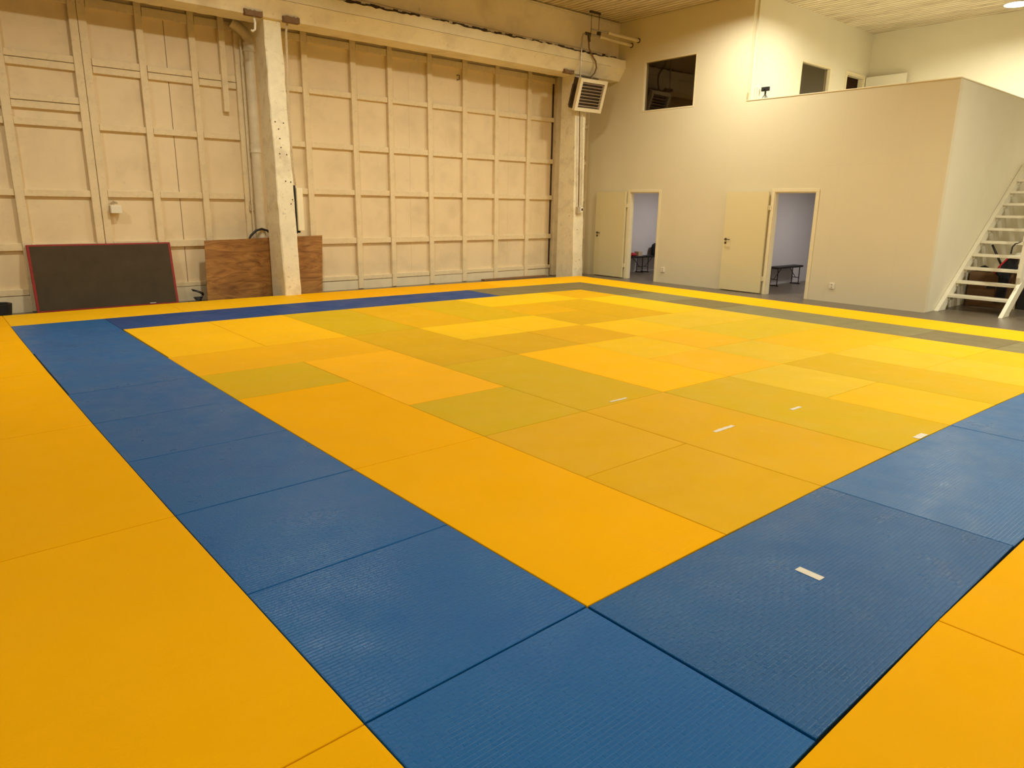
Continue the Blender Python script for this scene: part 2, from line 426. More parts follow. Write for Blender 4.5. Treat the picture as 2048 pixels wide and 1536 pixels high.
ups1 = [(-1.590,-1.487,FLOOR+0.01,TOP),(-0.560,-0.446,FLOOR+0.01,TOP),(0.424,0.532,FLOOR+0.01,TOP),(0.543,0.651,FLOOR+0.01,TOP),
        (1.315,1.418,FLOOR+0.01,TOP),(2.088,2.191,FLOOR+0.01,TOP),(2.798,2.943,FLOOR+0.01,4.432)]
ups2 = [(3.993,4.107,FLOOR+0.01,TOP),(4.962,5.075,FLOOR+0.01,TOP),(5.745,5.848,FLOOR+0.01,TOP),(6.682,6.795,FLOOR+0.01,TOP),
        (7.558,7.671,FLOOR+0.01,TOP),(8.454,8.567,FLOOR+0.01,TOP),(9.391,9.499,FLOOR+0.01,TOP)]
for a in ups1 + ups2: batten(*a, d=0.068, lean=random.uniform(-0.01, 0.01))
batten(2.551, 2.649, 3.042, TOP, d=0.10)
batten(10.287, 10.390, FLOOR+0.01, 4.484, d=0.11)
def rails(ups, rows, xa, xb):
    ed = [xa] + [v for u in ups for v in (u[0], u[1])] + [xb]
    for i in range(0, len(ed), 2):
        if ed[i+1] - ed[i] > 0.05:
            for z0, z1 in rows: batten(ed[i]+0.004, ed[i+1]-0.004, z0+random.uniform(-.004,.004), z1+random.uniform(-.004,.004), d=0.052)
rails(ups1[:3], [(3.531,3.629),(3.423,3.521),(2.954,3.052),(2.846,2.944),(2.609,2.712),(1.610,1.708),(0.817,0.920),(0.158,0.250),(4.329,4.463)], -2.620, ups1[2][0])
rails(ups1[4:], [(3.531,3.629),(3.423,3.521),(2.604,2.697),(1.610,1.713),(0.827,0.930),(0.158,0.224),(4.329,4.463)], ups1[3][1], 2.798)
rails(ups2, [(3.495,3.593),(2.558,2.661),(1.723,1.826),(0.806,0.910),(0.085,0.168),(4.340,4.463)], 3.355, 10.256)
rails([], [(3.433,3.516),(2.578,2.661),(1.703,1.785),(0.776,0.868),(0.096,0.163)], 10.926, 11.390)
# dark joint lines between the sheets, as narrow grooves' cover strips
for x in (1.732, 6.260, 8.897, 9.968):
    MB().box(x-0.004, YP-0.004, FLOOR+0.2, x+0.004, YP+0.01, TOP).build('panel_joint', M['notch'] if x < 2 else M['panel'], wl)
MB().box(10.215, YP-0.012, FLOOR, 10.262, YP+0.01, 4.484).build('dark_gap', M['tar'], wl)  # dark strip laid on for the shade inside the gap
# skirting boards of the door wall
MB().box(-9, YL+0.012, FLOOR, 2.943, YP+0.01, 0.147).build('baseboard_left', M['skirt'], kind='structure', bevel=0.003)
MB().box(3.355, YL+0.022, FLOOR, 10.215, YP+0.01, 0.075).build('baseboard_left_far', M['skirt'], kind='structure', bevel=0.003)
MB().box(8.05, YL-0.16, FLOOR, 10.0, YL-0.03, FLOOR+0.035).build('threshold_board', simple('brown_board', (0.25, 0.13, 0.055), 0.7), bevel=0.004,
    label='flat brown wooden board lying on the floor against the far end of the panelled wall', cat='board')

# ------------------------------------------------------------------ concrete beam with a ragged top edge
YB = 9.942
def beam():
    ZT, ZF, ZB = 4.850, 4.659, 4.412
    x0, x1 = -9.0, XW
    n = 260; mb = MB(); sec = []
    for i in range(n+1):
        x = x0 + (x1-x0)*i/n
        jz = random.uniform(-0.012, 0.018) + 0.012*math.sin(x*2.3)
        sec.append([(x, YB+0.20, ZT+jz), (x, YB+0.004*math.sin(x*5), ZT+jz-0.012), (x, YB, ZF), (x, 10.092, ZB+0.045),
                    (x, 10.117, ZB), (x, 10.622, ZB+random.uniform(-.004,.004)), (x, 10.622, ZT-0.05)])
    k = len(sec[0]); vs = [p for s_ in sec for p in s_]
    fs = [(i*k+j, i*k+(j+1) % k, (i+1)*k+(j+1) % k, (i+1)*k+j) for i in range(n) for j in range(k)]
    fs += [tuple(range(k)), tuple(n*k + j for j in range(k-1, -1, -1))]
    mb.add(vs, fs)
    return mb.build('concrete_beam', M['concrete_paint'], label='long cream painted concrete beam with ragged top edge above the panelled wall', cat='beam')
bo = beam()
MB().tube([(-9+i*0.51, YB-0.0008, 4.659+random.uniform(-.004,.004)) for i in range(40)], 0.0028, 5).build('form_line', M['notch'], bo)
# broken-out pockets beside the columns: solid blocks, recess shade put into the colour
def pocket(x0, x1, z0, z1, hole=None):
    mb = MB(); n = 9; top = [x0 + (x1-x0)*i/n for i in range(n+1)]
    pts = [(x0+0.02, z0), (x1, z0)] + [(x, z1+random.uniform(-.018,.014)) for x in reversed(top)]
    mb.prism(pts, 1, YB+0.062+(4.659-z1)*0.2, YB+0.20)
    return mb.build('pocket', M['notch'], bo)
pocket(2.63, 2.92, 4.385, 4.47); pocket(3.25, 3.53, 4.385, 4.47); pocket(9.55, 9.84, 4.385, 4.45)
# dark crumbling sealant on the joint between beam and upper wall
mb = MB(); n = 220
for i in range(n):
    xa = -9 + (XW+9)*i/n; xb = xa + (XW+9)/n
    mb.box(xa, 10.169-0.012, 4.834, xb, 10.169+0.01, 4.922+random.uniform(-0.02, 0.025))
mb.build('sealant_line', M['tar'], bo)
mb = MB(); mb.tube([( -3+i*0.5, 10.169-0.02, 4.958+0.008*math.sin(i*1.3)) for i in range(29)], 0.006, 6)
mb.build('loose_cable', M['cable'], bo)
# ledge pipe along the top of the upper wall
MB().tube([(-6, 10.169-0.03, CEIL-0.035), (XW-0.05, 10.169-0.03, CEIL-0.035)], 0.022, 10).build('ceiling_conduit', M['pipe_paint'],
    label='thin painted conduit along the corner of ceiling and upper left wall', cat='pipe')

# ------------------------------------------------------------------ columns
def column(name, x0, x1, yf0, yf1, yb, lab, holes):
    z0, z1 = FLOOR, 4.417
    mb = MB(); nz = 24; rows = []
    for i in range(nz+1):
        t = i/nz; z = z0 + (z1-z0)*t; yf = yf0 + (yf1-yf0)*t
        def c(v, s=0.007): return v + random.uniform(-s, s)
        w = -0.055*t
        rows.append([(c(x0)+w, c(yf), z), (c(x0+0.02)+w, yf-0.012, z), (c(x1-0.02)+w, yf-0.012, z), (c(x1)+w, c(yf), z), (x1+w, yb, z), (x0+w*0.0, yb, z)])
    k = 6; vs = [p for r in rows for p in r]
    fs = [(i*k+j, i*k+(j+1) % k, (i+1)*k+(j+1) % k, (i+1)*k+j) for i in range(nz) for j in range(k)]
    fs += [tuple(range(k)), tuple(nz*k+j for j in range(k-1, -1, -1))]
    mb.add(vs, fs)
    o = mb.build(name, M['column_paint'], label=lab, cat='column', group='concrete columns of the panelled wall')
    for hx, hz in holes:
        t = (hz-z0)/(z1-z0); y = yf0 + (yf1-yf0)*t
        MB().tube([(hx, y-0.016, hz), (hx, y+0.02, hz)], 0.011, 8).build('bolt_hole', M['tar'], o)
    return o
column('concrete_column', 3.033, 3.326, 10.125, 10.20, 10.68, 'cream painted concrete column standing in front of the leaning plywood sheet',
       [(3.06,2.86),(3.20,2.85),(3.11,2.75),(3.12,2.60),(3.13,2.46),(3.10,2.36),(3.22,2.35),(3.17,1.92),(3.26,1.91),(3.24,1.55),(3.27,1.62)])
column('concrete_column', 10.093, 10.42, 10.125, 10.20, 10.68, 'cream painted concrete column behind the hanging heater, beside the corner',
       [(10.2,1.05),(10.3,0.35)])

# ------------------------------------------------------------------ right partition and the rooms behind it
D1 = (8.727, 9.582); D2 = (5.018, 5.873); DH = 1.924
W1 = (7.965, 9.396, 3.681, 4.757)
YS = 6.708; YE = 2.845; PT = 3.681
wall('wall_right', 0, XW, XW+0.12, YE, YP+0.02, FLOOR, CEIL,
     [(D1[0], D1[1], FLOOR-1, DH), (D2[0], D2[1], FLOOR-1, DH), W1, (YE-1, YS, PT, CEIL+1)], M['gypsum'])
W2 = (13.306, 14.614, 3.557, 4.690); D3 = (15.386, 16.252, MEZZ, 4.669)
wall('wall_recess', 1, 6.667, 6.667+0.12, XW+0.12, XF, MEZZ, CEIL, [W2, (D3[0], D3[1], MEZZ-1, D3[3])], M['white_wall'])
wall('wall_stair', 1, YE, YE+0.12, XW+0.12, XF, FLOOR, PT, [(15.510, XF-0.01, MEZZ, PT+1)], M['white_wall'])
MB().box(XW+0.12, YE+0.12, MEZZ-0.25, XF, YP, MEZZ).build('floor_mezzanine', M['white_wall'], kind='structure')
wall('wall_rooms_divider', 1, 6.800, 6.800+0.1, XW+0.12, XF, FLOOR, MEZZ-0.25, [], M['room_wall'])
wall('wall_room_end', 1, 10.66, 10.72, XW+0.12, XF, FLOOR, MEZZ-0.25, [], M['room_wall'])
wall('wall_room_stair_side', 1, YE+0.12, YE+0.15, XW+0.12, XF, FLOOR, MEZZ-0.25, [], M['room_wall'])
for a, b_ in ((YE+0.15, 6.800), (6.903, 10.66)):
    wall('wall_room_far', 0, XF-0.06, XF-0.01, a, b_, FLOOR, MEZZ-0.25, [], M['room_wall'])
MB().box(XW+0.12, 10.70, MEZZ, XF, 10.75, CEIL).build('wall_upper_room_end', M['dark_wall'], kind='structure')
wall('wall_upper_room_far', 0, XF-0.05, XF-0.005, 6.667+0.12, 10.70, MEZZ, CEIL, [], M['dark_wall'])
# parapet caps
MB().box(XW-0.012, YE-0.012, PT, XW+0.135, YS-0.002, PT+0.018).build('trim_2', M['frame'], kind='structure', bevel=0.003)
MB().box(XW+0.136, YE-0.012, PT, 15.510, YE+0.132, PT+0.018).build('trim_3', M['frame'], kind='structure', bevel=0.003)
MB().box(XW-0.006, YP-0.09, FLOOR, XW, YP-0.02, 4.381).build('trim_5', M['concrete_paint'], kind='structure')

def door(n, a0, a1, leaf0, leaf1, hy, hz, labs):
    e = empty('door_%d' % n, (XW+0.06, (a0+a1)/2, FLOOR), kind='structure')
    mb = MB(); w = 0.058; t = 0.016
    for (u0, u1, z0, z1) in ((a0-w, a0+0.004, FLOOR, DH), (a1-0.004, a1+w, FLOOR, DH), (a0-w, a1+w, DH+0.0005, DH+w)):
        mb.box(XW-t, u0, z0, XW-0.001, u1, z1)
    mb.box(XW-0.0005, a0+0.0005, FLOOR, XW+0.125, a0+0.018, DH-0.02); mb.box(XW-0.0005, a1-0.018, FLOOR, XW+0.125, a1-0.0005, DH-0.02)
    mb.box(XW-0.0005, a0+0.0005, DH-0.0195, XW+0.125, a1-0.0005, DH-0.001)
    mb.build('door_frame', M['frame'], e, bevel=0.003)
    lf = MB().box(XW-0.068, leaf0, FLOOR+0.018, XW-0.028, leaf1, 1.934).build('door_leaf', M['door'], e, bevel=0.002)
    h = MB()
    h.tube([(XW-0.069, hy, hz), (XW-0.078, hy, hz)], 0.026, 16)
    h.tube([(XW-0.078, hy, hz), (XW-0.118, hy, hz), (XW-0.121, hy-0.015, hz), (XW-0.121, hy-0.125, hz-0.004)], 0.0095, 10)
    h.build('handle', M['dark_metal'], lf)
    MB().tube([(XW-0.069, hy, hz-0.075), (XW-0.077, hy, hz-0.075)], 0.024, 16).build('lock_plate', M['dark_metal'], lf)
    for z in (0.209, 1.620):
        MB().tube([(XW-0.045, leaf0-0.012, z-0.05), (XW-0.045, leaf0-0.012, z+0.05)], 0.009, 8).box(XW-0.03, leaf0-0.05, z-0.045, XW-0.0165, leaf0+0.0, z+0.045).build('hinge', M['frame'], e)
    return e
door(1, D1[0], D1[1], 9.669, 10.607, 10.524, 0.956, None)
door(2, D2[0], D2[1], 5.966, 6.919, 6.852, 0.966, None)

def window_x(n, y0, y1, z0, z1):
    e = empty('window_%d' % n, (XW+0.06, (y0+y1)/2, z0), kind='structure')
    mb = MB(); w = 0.045
    for a in ((y0+.001, y0+w*0.7, z0+w*.7, z1-w*.7), (y1-w, y1-.001, z0+w*.7, z1-w*.7), (y0+.001, y1-.001, z0+.001, z0+w*0.7-.0005), (y0+.001, y1-.001, z1-w*0.7+.0005, z1-.001)):
        mb.box(XW-0.006, a[0], a[2], XW+0.12, a[1], a[3])
    mb.build('window_frame', M['frame'], e, bevel=0.003)
    MB().box(XW+0.055, y0+0.02, z0+0.02, XW+0.061, y1-0.02, z1-0.02).build('pane', M['glass'], e)
window_x(1, *W1)
e = empty('window_2', ((W2[0]+W2[1])/2, 6.667+0.06, W2[2]), kind='structure')
mb = MB(); w = 0.05
for a in ((W2[0]+0.001, W2[0]+0.012, W2[2]+w, W2[3]-w*.6), (W2[1]-w, W2[1]-0.001, W2[2]+w, W2[3]-w*.6), (W2[0]+0.001, W2[1]-0.001, W2[2]+0.001, W2[2]+w-.0005), (W2[0]+0.001, W2[1]-0.001, W2[3]-w*0.6+.0005, W2[3]-0.001)):
    mb.box(a[0], 6.667-0.014, a[2], a[1], 6.667+0.12, a[3])
mb.build('window_frame', M['frame'], e, bevel=0.003)
MB().box(W2[0]+0.01, 6.667+0.06, W2[2]+0.02, W2[1]-0.02, 6.667+0.066, W2[3]-0.02).build('pane', M['glass'], e)
e = empty('door_3', ((D3[0]+D3[1])/2, 6.667+0.06, MEZZ), kind='structure')
mb = MB(); w = 0.06; yy = 6.667
for a in ((D3[0]-w, D3[0]+.004, MEZZ, D3[3]), (D3[1]-.004, D3[1]+w, MEZZ, D3[3]), (D3[0]-w, D3[1]+w, D3[3]+.0005, D3[3]+w)):
    mb.box(a[0], yy-0.016, a[2], a[1], yy-.001, a[3])
mb.box(D3[0]+.0005, yy-.0005, MEZZ, D3[0]+0.018, yy+0.125, D3[3]-.02); mb.box(D3[1]-0.018, yy-.0005, MEZZ, D3[1]-.0005, yy+0.125, D3[3]-.02); mb.box(D3[0]+.0005, yy-.0005, D3[3]-0.0195, D3[1]-.0005, yy+0.125, D3[3]-.001)
mb.build('door_frame', M['frame'], e, bevel=0.003)
MB().box(XF-0.16, yy-0.95, MEZZ+0.02, XF-0.12, yy-0.03, 4.690).build('door_leaf', M['door_white'], e, bevel=0.002)
MB().tube([(15.716, 8.603, MEZZ), (15.716, 8.603, 4.999)], 0.035, 12).build('standing_pipe', M['white_plastic'],
    label='pale upright pipe seen inside the dark upper doorway', cat='pipe')  # pale rod added in place of a reflected streak

def socket(y, z, lab):
    e = empty('wall_socket', (XW-0.012, y, z-0.045), lab, 'socket', 'white wall sockets by the doors')
    MB().box(XW-0.024, y-0.045, z-0.055, XW, y+0.045, z+0.055).build('faceplate', M['white_plastic'], e, bevel=0.004)
    for dz in (-0.025, 0.025):
        MB().tube([(XW-0.0265, y, z+dz), (XW-0.0235, y, z+dz)], 0.016, 14).build('outlet', M['grey_box'], e)
socket(8.480, 0.194, 'white wall socket to the right of the farther open doorway')
socket(4.503, 0.204, 'white wall socket between the nearer open doorway and the stairs')

# ------------------------------------------------------------------ judo mats
CO = [[0.0060644,-0.00371738],[-0.00747001,0.9847615],[1.03872913,0.01920161],[0.0024932,0.00021152],[0.00123401,0.00333272],[-0.00587293,-0.00493175]]
def G(u, v):
    k = (1, u, v, u*v, u*u, v*v)
    x = sum(a*c[0] for a, c in zip(k, CO)); y = sum(a*c[1] for a, c in zip(k, CO))
    return x, y
TH = 0.045
MB().box(-2.25, -2.25, FLOOR, G(-2, 10)[0]+0.0, G(10, 5)[1]-0.02, -TH-0.002).build('subfloor_deck', M['subfloor'],
    label='low dark deck hidden beneath all the yellow, blue and grey judo mats', cat='deck')  # deck added as a support, filling the height between floor and mats
ORD = ['first', 'second', 'third', 'fourth', 'fifth', 'sixth', 'seventh', 'eighth', 'ninth', 'tenth']
def mat(u0, u1, v0, v1, mt, lab, group, dz=0.0, sh=(0,0,0,0)):
    """sh: insets at u0, u1, v0, v1 sides for wider gaps"""
    g = 0.0022
    c = [G(u0, v0), G(u0, v1), G(u1, v1), G(u1, v0)]
    # order: (x min,y min), (x max,y min), (x max,y max), (x min,y max)
    ins = [(1, 1), (-1, 1), (-1, -1), (1, -1)]
    ex = [(sh[2], sh[0]), (sh[3], sh[0]), (sh[3], sh[1]), (sh[2], sh[1])]
    def ring(extra, z):
        return [(p[0] + s[0]*(g+extra) + s[0]*q[0], p[1] + s[1]*(g+extra) + s[1]*q[1], z) for p, s, q in zip(c, ins, ex)]
    jz = random.uniform(-0.0006, 0.0006) + dz
    r0 = ring(0.003, -TH); r1 = ring(0, -TH+0.004); r2 = ring(0, jz-0.0045); r3 = ring(0.0013, jz-0.0013); r4 = ring(0.005, jz)
    vs = r0 + r1 + r2 + r3 + r4
    fs = [(0,1,2,3), (16,17,18,19)] + [(k*4+i, k*4+(i+1) % 4, (k+1)*4+(i+1) % 4, (k+1)*4+i) for k in range(4) for i in range(4)]
    return MB().add(vs, fs).build('judo_mat', M[mt], label=lab, cat='mat', group=group)
INNER = [  # u0, u1, v0, v1, colour
 (0,2,0,1,'mat_orange'),(2,4,0,1,'mat_orange'),(4,5,0,1,'mat_olive'),(5,6,0,2,'mat_orange_soft'),(6,8,0,1,'mat_yorange'),
 (0,1,1,2,'mat_mustard'),(1,2,1,2,'mat_mustard'),(2,3,1,2,'mat_olive'),(3,5,1,2,'mat_bright_soft'),(6,8,1,2,'mat_yorange'),
 (0,2,2,3,'mat_mustard'),(2,4,2,3,'mat_olive'),(4,6,2,3,'mat_dark'),(6,8,2,3,'mat_olive_dark'),
 (0,2,3,4,'mat_olive'),(2,4,3,4,'mat_bright'),(4,5,3,4,'mat_dark'),(5,6,3,4,'mat_yellow'),(6,8,3,4,'mat_mustard'),
 (0,1,4,5,'mat_yorange'),(1,2,4,5,'mat_pale'),(2,3,4,5,'mat_yorange'),(3,4,4,5,'mat_yellow'),(4,5,4,5,'mat_mustard'),(5,6,4,5,'mat_yellow'),(6,8,4,5,'mat_olive'),
 (0,2,5,6,'mat_olive'),(2,3,5,6,'mat_pale'),(3,4,5,6,'mat_yorange'),(4,5,5,6,'mat_yellow'),(5,6,5,6,'mat_dark'),(6,7,5,6,'mat_mustard'),(7,8,5,7,'mat_yellow'),
 (0,1,6,7,'mat_pale'),(1,2,6,7,'mat_pale'),(2,3,6,8,'mat_yorange'),(3,4,6,8,'mat_olive_pale'),(4,5,6,7,'mat_pale'),(5,6,6,7,'mat_dark'),(6,7,6,7,'mat_dark'),
 (0,1,7,8,'mat_yorange'),(1,2,7,8,'mat_yellow'),(4,5,7,8,'mat_pale'),(5,6,7,8,'mat_yellow'),(6,7,7,8,'mat_yellow'),(7,8,7,8,'mat_mustard')]
M['mat_blue_bright'] = mat_mat('mat_blue_bright', (0.008, 0.118, 0.34), 0.1, rough=0.36, spec=0.36, scratch=0.14, emb=0.5, wr=1.6)
M['mat_orange_soft'] = mat_mat('mat_orange_soft', (0.80, 0.41, 0.002), 0.04, rough=0.6, spec=0.09, emb=0.12)
M['mat_bright_soft'] = mat_mat('mat_bright_soft', (0.90, 0.45, 0.002), 0.04, rough=0.6, spec=0.09, emb=0.12)
M['mat_yorange'] = mat_mat('mat_yorange', (0.86, 0.47, 0.003), 0.05, rough=0.6, spec=0.09, emb=0.12)
M['mat_olive_dark'] = mat_mat('mat_olive_dark', (0.62, 0.40, 0.004), 0.06, rough=0.58, spec=0.09, emb=0.12)
M['mat_olive_pale'] = mat_mat('mat_olive_pale', (0.70, 0.48, 0.012), 0.06, rough=0.58, spec=0.09, emb=0.12)
WORD = {'mat_orange':'orange-yellow','mat_orange_soft':'soft orange-yellow','mat_yorange':'yellow-orange','mat_mustard':'mustard','mat_olive':'olive-yellow',
        'mat_bright':'brightest orange','mat_bright_soft':'bright orange','mat_dark':'dark mustard','mat_yellow':'clear yellow','mat_pale':'pale yellow','mat_olive_dark':'dull olive','mat_olive_pale':'light olive'}
for (u0, u1, v0, v1, k) in INNER:
    row = sorted([q for q in INNER if q[2] <= v0 < q[3]], key=lambda q: q[0])
    i = row.index((u0, u1, v0, v1, k))
    size = 'long' if (u1-u0)*(v1-v0) > 1 else 'square'
    lab = '%s %s mat, %s row from left blue band, %s from right blue band' % (size, WORD[k], ORD[v0], ORD[i])
    sh = [0, 0, 0, 0]
    if v0 == 0 and u0 == 6: sh[2] = 0.014
    mat(u0, u1, v0, v1, k, lab, 'yellow mats inside the blue and grey border', sh=sh)
def band(items, word, where, group, frm):
    for i, (u0, u1, v0, v1, k, s) in enumerate(items):
        size = 'long' if (u1-u0)*(v1-v0) > 1 else 'square'
        mat(u0, u1, v0, v1, k, '%s %s mat of the %s, %s counted from %s' % (size, word, where, ORD[i], frm), group, sh=s)
Z0 = (0, 0, 0, 0)
BG = 'border mats framing the yellow field'
band([(-1,0,-1,0,'mat_blue',(0,0,0,0.004)),(0,1,-1,0,'mat_blue',(0.003,0,0,0)),(1,2,-1,0,'mat_blue',Z0),(2,3,-1,0,'mat_blue',(0.003,0,0,0)),(3,4,-1,0,'mat_blue',Z0),
      (4,5,-1,0,'mat_blue',Z0),(5,7,-1,0,'mat_blue',(0,0,0.010,0)),(7,9,-1,0,'mat_blue',Z0)], 'blue', 'left border', BG, 'the near corner')
band([(-1,0,0,2,'mat_blue_deep',(0.003,0,0.003,0)),(-1,0,2,4,'mat_blue_bright',Z0),(-1,0,4,6,'mat_blue_bright',Z0),(-1,0,6,8,'mat_blue_bright',Z0)], 'blue', 'right border', BG, 'the near corner')
band([(8,9,0,2,'mat_blue_navy',Z0),(8,9,2,4,'mat_blue_navy',Z0),(8,9,4,6,'mat_blue_navy',Z0)], 'blue', 'far border along the panelled wall', BG, 'the left')
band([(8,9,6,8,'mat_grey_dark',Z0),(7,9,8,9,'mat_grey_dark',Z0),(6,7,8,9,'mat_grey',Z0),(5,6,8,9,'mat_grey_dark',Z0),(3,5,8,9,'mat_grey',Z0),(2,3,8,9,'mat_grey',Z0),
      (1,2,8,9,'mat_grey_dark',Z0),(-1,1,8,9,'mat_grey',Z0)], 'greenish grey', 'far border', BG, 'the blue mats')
OG = 'outermost yellow mats'
band([(-2,0,-2,-1,'mat_orange',Z0),(0,2,-2,-1,'mat_orange',Z0),(2,4,-2,-1,'mat_orange',Z0),(4,6,-2,-1,'mat_orange',Z0),(6,8,-2,-1,'mat_orange',Z0),(8,10,-2,-1,'mat_orange',Z0)],
     'orange', 'outer left edge', OG, 'the near end')
band([(9,10,-1,1,'mat_yorange',Z0),(9,10,1,3,'mat_yorange',Z0),(9,10,3,5,'mat_orange',Z0),(9,10,5,7,'mat_orange',Z0),(9,10,7,9,'mat_bright',Z0),(9,10,9,10,'mat_bright',Z0)],
     'orange', 'outer edge along the panelled wall', OG, 'the left')
band([(8,9,9,10,'mat_bright',Z0),(6,8,9,10,'mat_bright',Z0),(4,6,9,10,'mat_bright',Z0),(2,4,9,10,'mat_bright',Z0),(0,2,9,10,'mat_bright',Z0),(-2,0,9,10,'mat_bright',Z0)],
     'orange', 'outer edge before the doors', OG, 'the far corner')
band([(-2,-1,-1,1,'mat_orange',Z0),(-2,-1,1,3,'mat_orange',Z0),(-2,-1,3,5,'mat_orange',Z0),(-2,-1,5,7,'mat_orange',Z0),(-2,-1,7,9,'mat_orange',Z0)],
     'orange', 'outer right edge', OG, 'the near corner')

# tape marks lying on the mats
def tape(p, q, w, lab, rag=0):
    p = Vector((*p, 0)); q = Vector((*q, 0)); d = (q-p); n = Vector((-d.y, d.x, 0)).normalized()*w/2
    k = 8; up = []; lo = []
    for i in range(k+1):
        c = p + d*i/k
        up.append(c + n*(1+random.uniform(-rag, rag))); lo.append(c - n*(1+random.uniform(-rag, rag)))
    pts = lo + up[::-1]
    mb = MB(); m_ = len(pts)
    mb.add([(v.x, v.y, 0.0008) for v in pts] + [(v.x, v.y, 0.0022) for v in pts],
           [tuple(range(m_)), tuple(range(2*m_-1, m_-1, -1))] + [(i, (i+1) % m_, (i+1) % m_+m_, i+m_) for i in range(m_)])
    mb.build('tape_strip', M['tape'], label=lab, cat='tape', group='tape marks on the mats')
tape((0.995, -0.395), (0.99, -0.515), 0.045, 'clean white tape strip on the ribbed blue mat near the corner')
tape((2.44, 1.03), (2.69, 1.03), 0.032, 'frayed long white tape mark on the mustard mat', 0.3)
tape((3.46, 0.98), (3.61, 0.98), 0.032, 'short white tape mark on the olive mat beyond the frayed one', 0.1)
tape((3.50, 0.03), (3.66, 0.03), 0.05, 'white tape stub touching the edge of the right blue border', 0.1)
tape((2.44, 2.055), (2.65, 2.055), 0.025, 'thin white tape mark at the end of an olive mat, farthest of all', 0.15)

# ------------------------------------------------------------------ things along the left wall
e = empty('judo_mat', (0.45, 10.80, FLOOR), 'red judo mat stood on edge against the panelled wall showing its grey underside', 'mat')
def lean_board(x0, x1, yb, yt, zb, zt, th, inset=0.0, xr=0.0):
    n = Vector((0, (zt-zb), -(yt-yb))).normalized() * th   # points away from the room
    return [(x0, yb, zb), (x1+xr, yb, zb), (x1, yt, zt), (x0-xr, yt, zt)], n
f, n = lean_board(-0.53, 1.475, 10.82, 11.0, FLOOR+0.01, 0.905, 0.04)
def slab(f, n): return [Vector(p) for p in f] + [Vector(p) + n for p in f]
vs = slab(f, n)
MB().add(vs, [(0,1,2,3),(7,6,5,4),(0,4,5,1),(1,5,6,2),(2,6,7,3),(3,7,4,0)]).build('cover', M['red_vinyl'], e, bevel=0.006)
c0 = sum((Vector(p) for p in f), Vector())/4
f2 = []
for p in f:
    p = Vector(p); r = p - c0
    f2.append(c0 + Vector((r.x*(1-0.036), r.y*(1-0.05), r.z*(1-0.05))) - n.normalized()*0.003)
vs = slab(f2, n.normalized()*0.006)
MB().add(vs, [(0,1,2,3),(7,6,5,4),(0,4,5,1),(1,5,6,2),(2,6,7,3),(3,7,4,0)]).build('underside', M['grey_under'], e)
MB().box(1.02, 10.775, FLOOR+0.045, 1.11, 10.79, FLOOR+0.055).build('paper_tag', M['tape'], e)

def ply():
    f = [(1.905, 10.715, FLOOR+0.006), (4.03, 10.76, FLOOR+0.006), (4.115, 10.83, 0.985), (1.965, 10.80, 0.928)]
    n = Vector((0, 1, -0.07)).normalized()*0.012
    vs = slab(f, n)
    MB().add(vs, [(0,1,2,3),(7,6,5,4),(0,4,5,1),(1,5,6,2),(2,6,7,3),(3,7,4,0)]).build('plywood_sheet', M['plywood'], bevel=0.001,
        label='knotty brown plywood sheet leaning behind the concrete column', cat='plywood')
ply()
# downpipe
mb = MB(); pc = (3.015, 10.965)
mb.lathe((pc[0], pc[1], 0), [(0.083, FLOOR), (0.083, 2.40), (0.092, 2.40), (0.092, 2.43), (0.086, 2.44), (0.092, 2.50), (0.092, 2.53), (0.083, 2.535), (0.083, 4.02), (0.094, 4.02), (0.094, 4.05), (0.088, 4.06), (0.094, 4.13), (0.094, 4.16)], 28)
e = empty('downpipe', (pc[0], pc[1], FLOOR), 'thick cream painted downpipe between the panelled wall and the column', 'pipe')
mb.build('pipe', M['pipe_paint'], e)
MB().tube([(3.015, 10.965, 4.15), (3.015, 10.96, 4.22), (2.96, 10.955, 4.31), (2.86, 10.95, 4.38), (2.74, 10.95, 4.44)], [0.088, 0.088, 0.088, 0.085, 0.08], 20).build('elbow', M['pipe_paint'], e)
MB().tube([(2.885, 10.98, FLOOR), (2.885, 10.98, 4.2)], 0.014, 8).build('thin_pipe', M['pipe_paint'], e)
MB().tube([(2.72, 10.16, 4.48), (2.80, 10.12, 4.40), (2.81, 10.10, 4.30), (2.80, 10.10, 4.20), (2.77, 10.12, 4.175), (2.745, 10.12, 4.19)], 0.018, 10).build('wall_hook', M['white_plastic'],
    label='white bent pipe hook hanging from the left pocket of the beam', cat='hook')
# junction boxes
e = empty('junction_box', (0.723, YL, 1.363), 'small white junction box on the panelled wall above the leaning red mat', 'junction box')
MB().box(0.651, YL-0.10, 1.368, 0.805, YP, 1.486).build('box', M['white_plastic'], e, bevel=0.006)
mb = MB()
for k in range(7):
    cx, cz = 0.676+0.012*k, 1.528+random.uniform(-.02,.02)
    mb.tube([(cx-0.02, YL-0.02, cz-0.01), (cx, YL-0.035, cz+0.015), (cx+0.02, YL-0.02, cz-0.008)], 0.010, 6)
mb.build('crumpled_tape', M['cable'], e)
e = empty('junction_box', (2.89, YL, 1.41), 'tiny cream junction box beside the downpipe with cable loops', 'junction box')
MB().box(2.855, YL-0.05, 1.415, 2.93, YL-0.002, 1.52).build('box', M['cable'], e, bevel=0.006)
MB().tube([(2.89, YL-0.03, 1.52), (2.86, YL-0.04, 1.58), (2.90, YL-0.04, 1.64), (2.94, YL-0.03, 1.58), (2.93, YL-0.03, 1.45), (2.91, YL-0.02, 1.1), (2.93, YL-0.02, 0.5)], 0.007, 6).build('cable_loop', M['cable'], e)
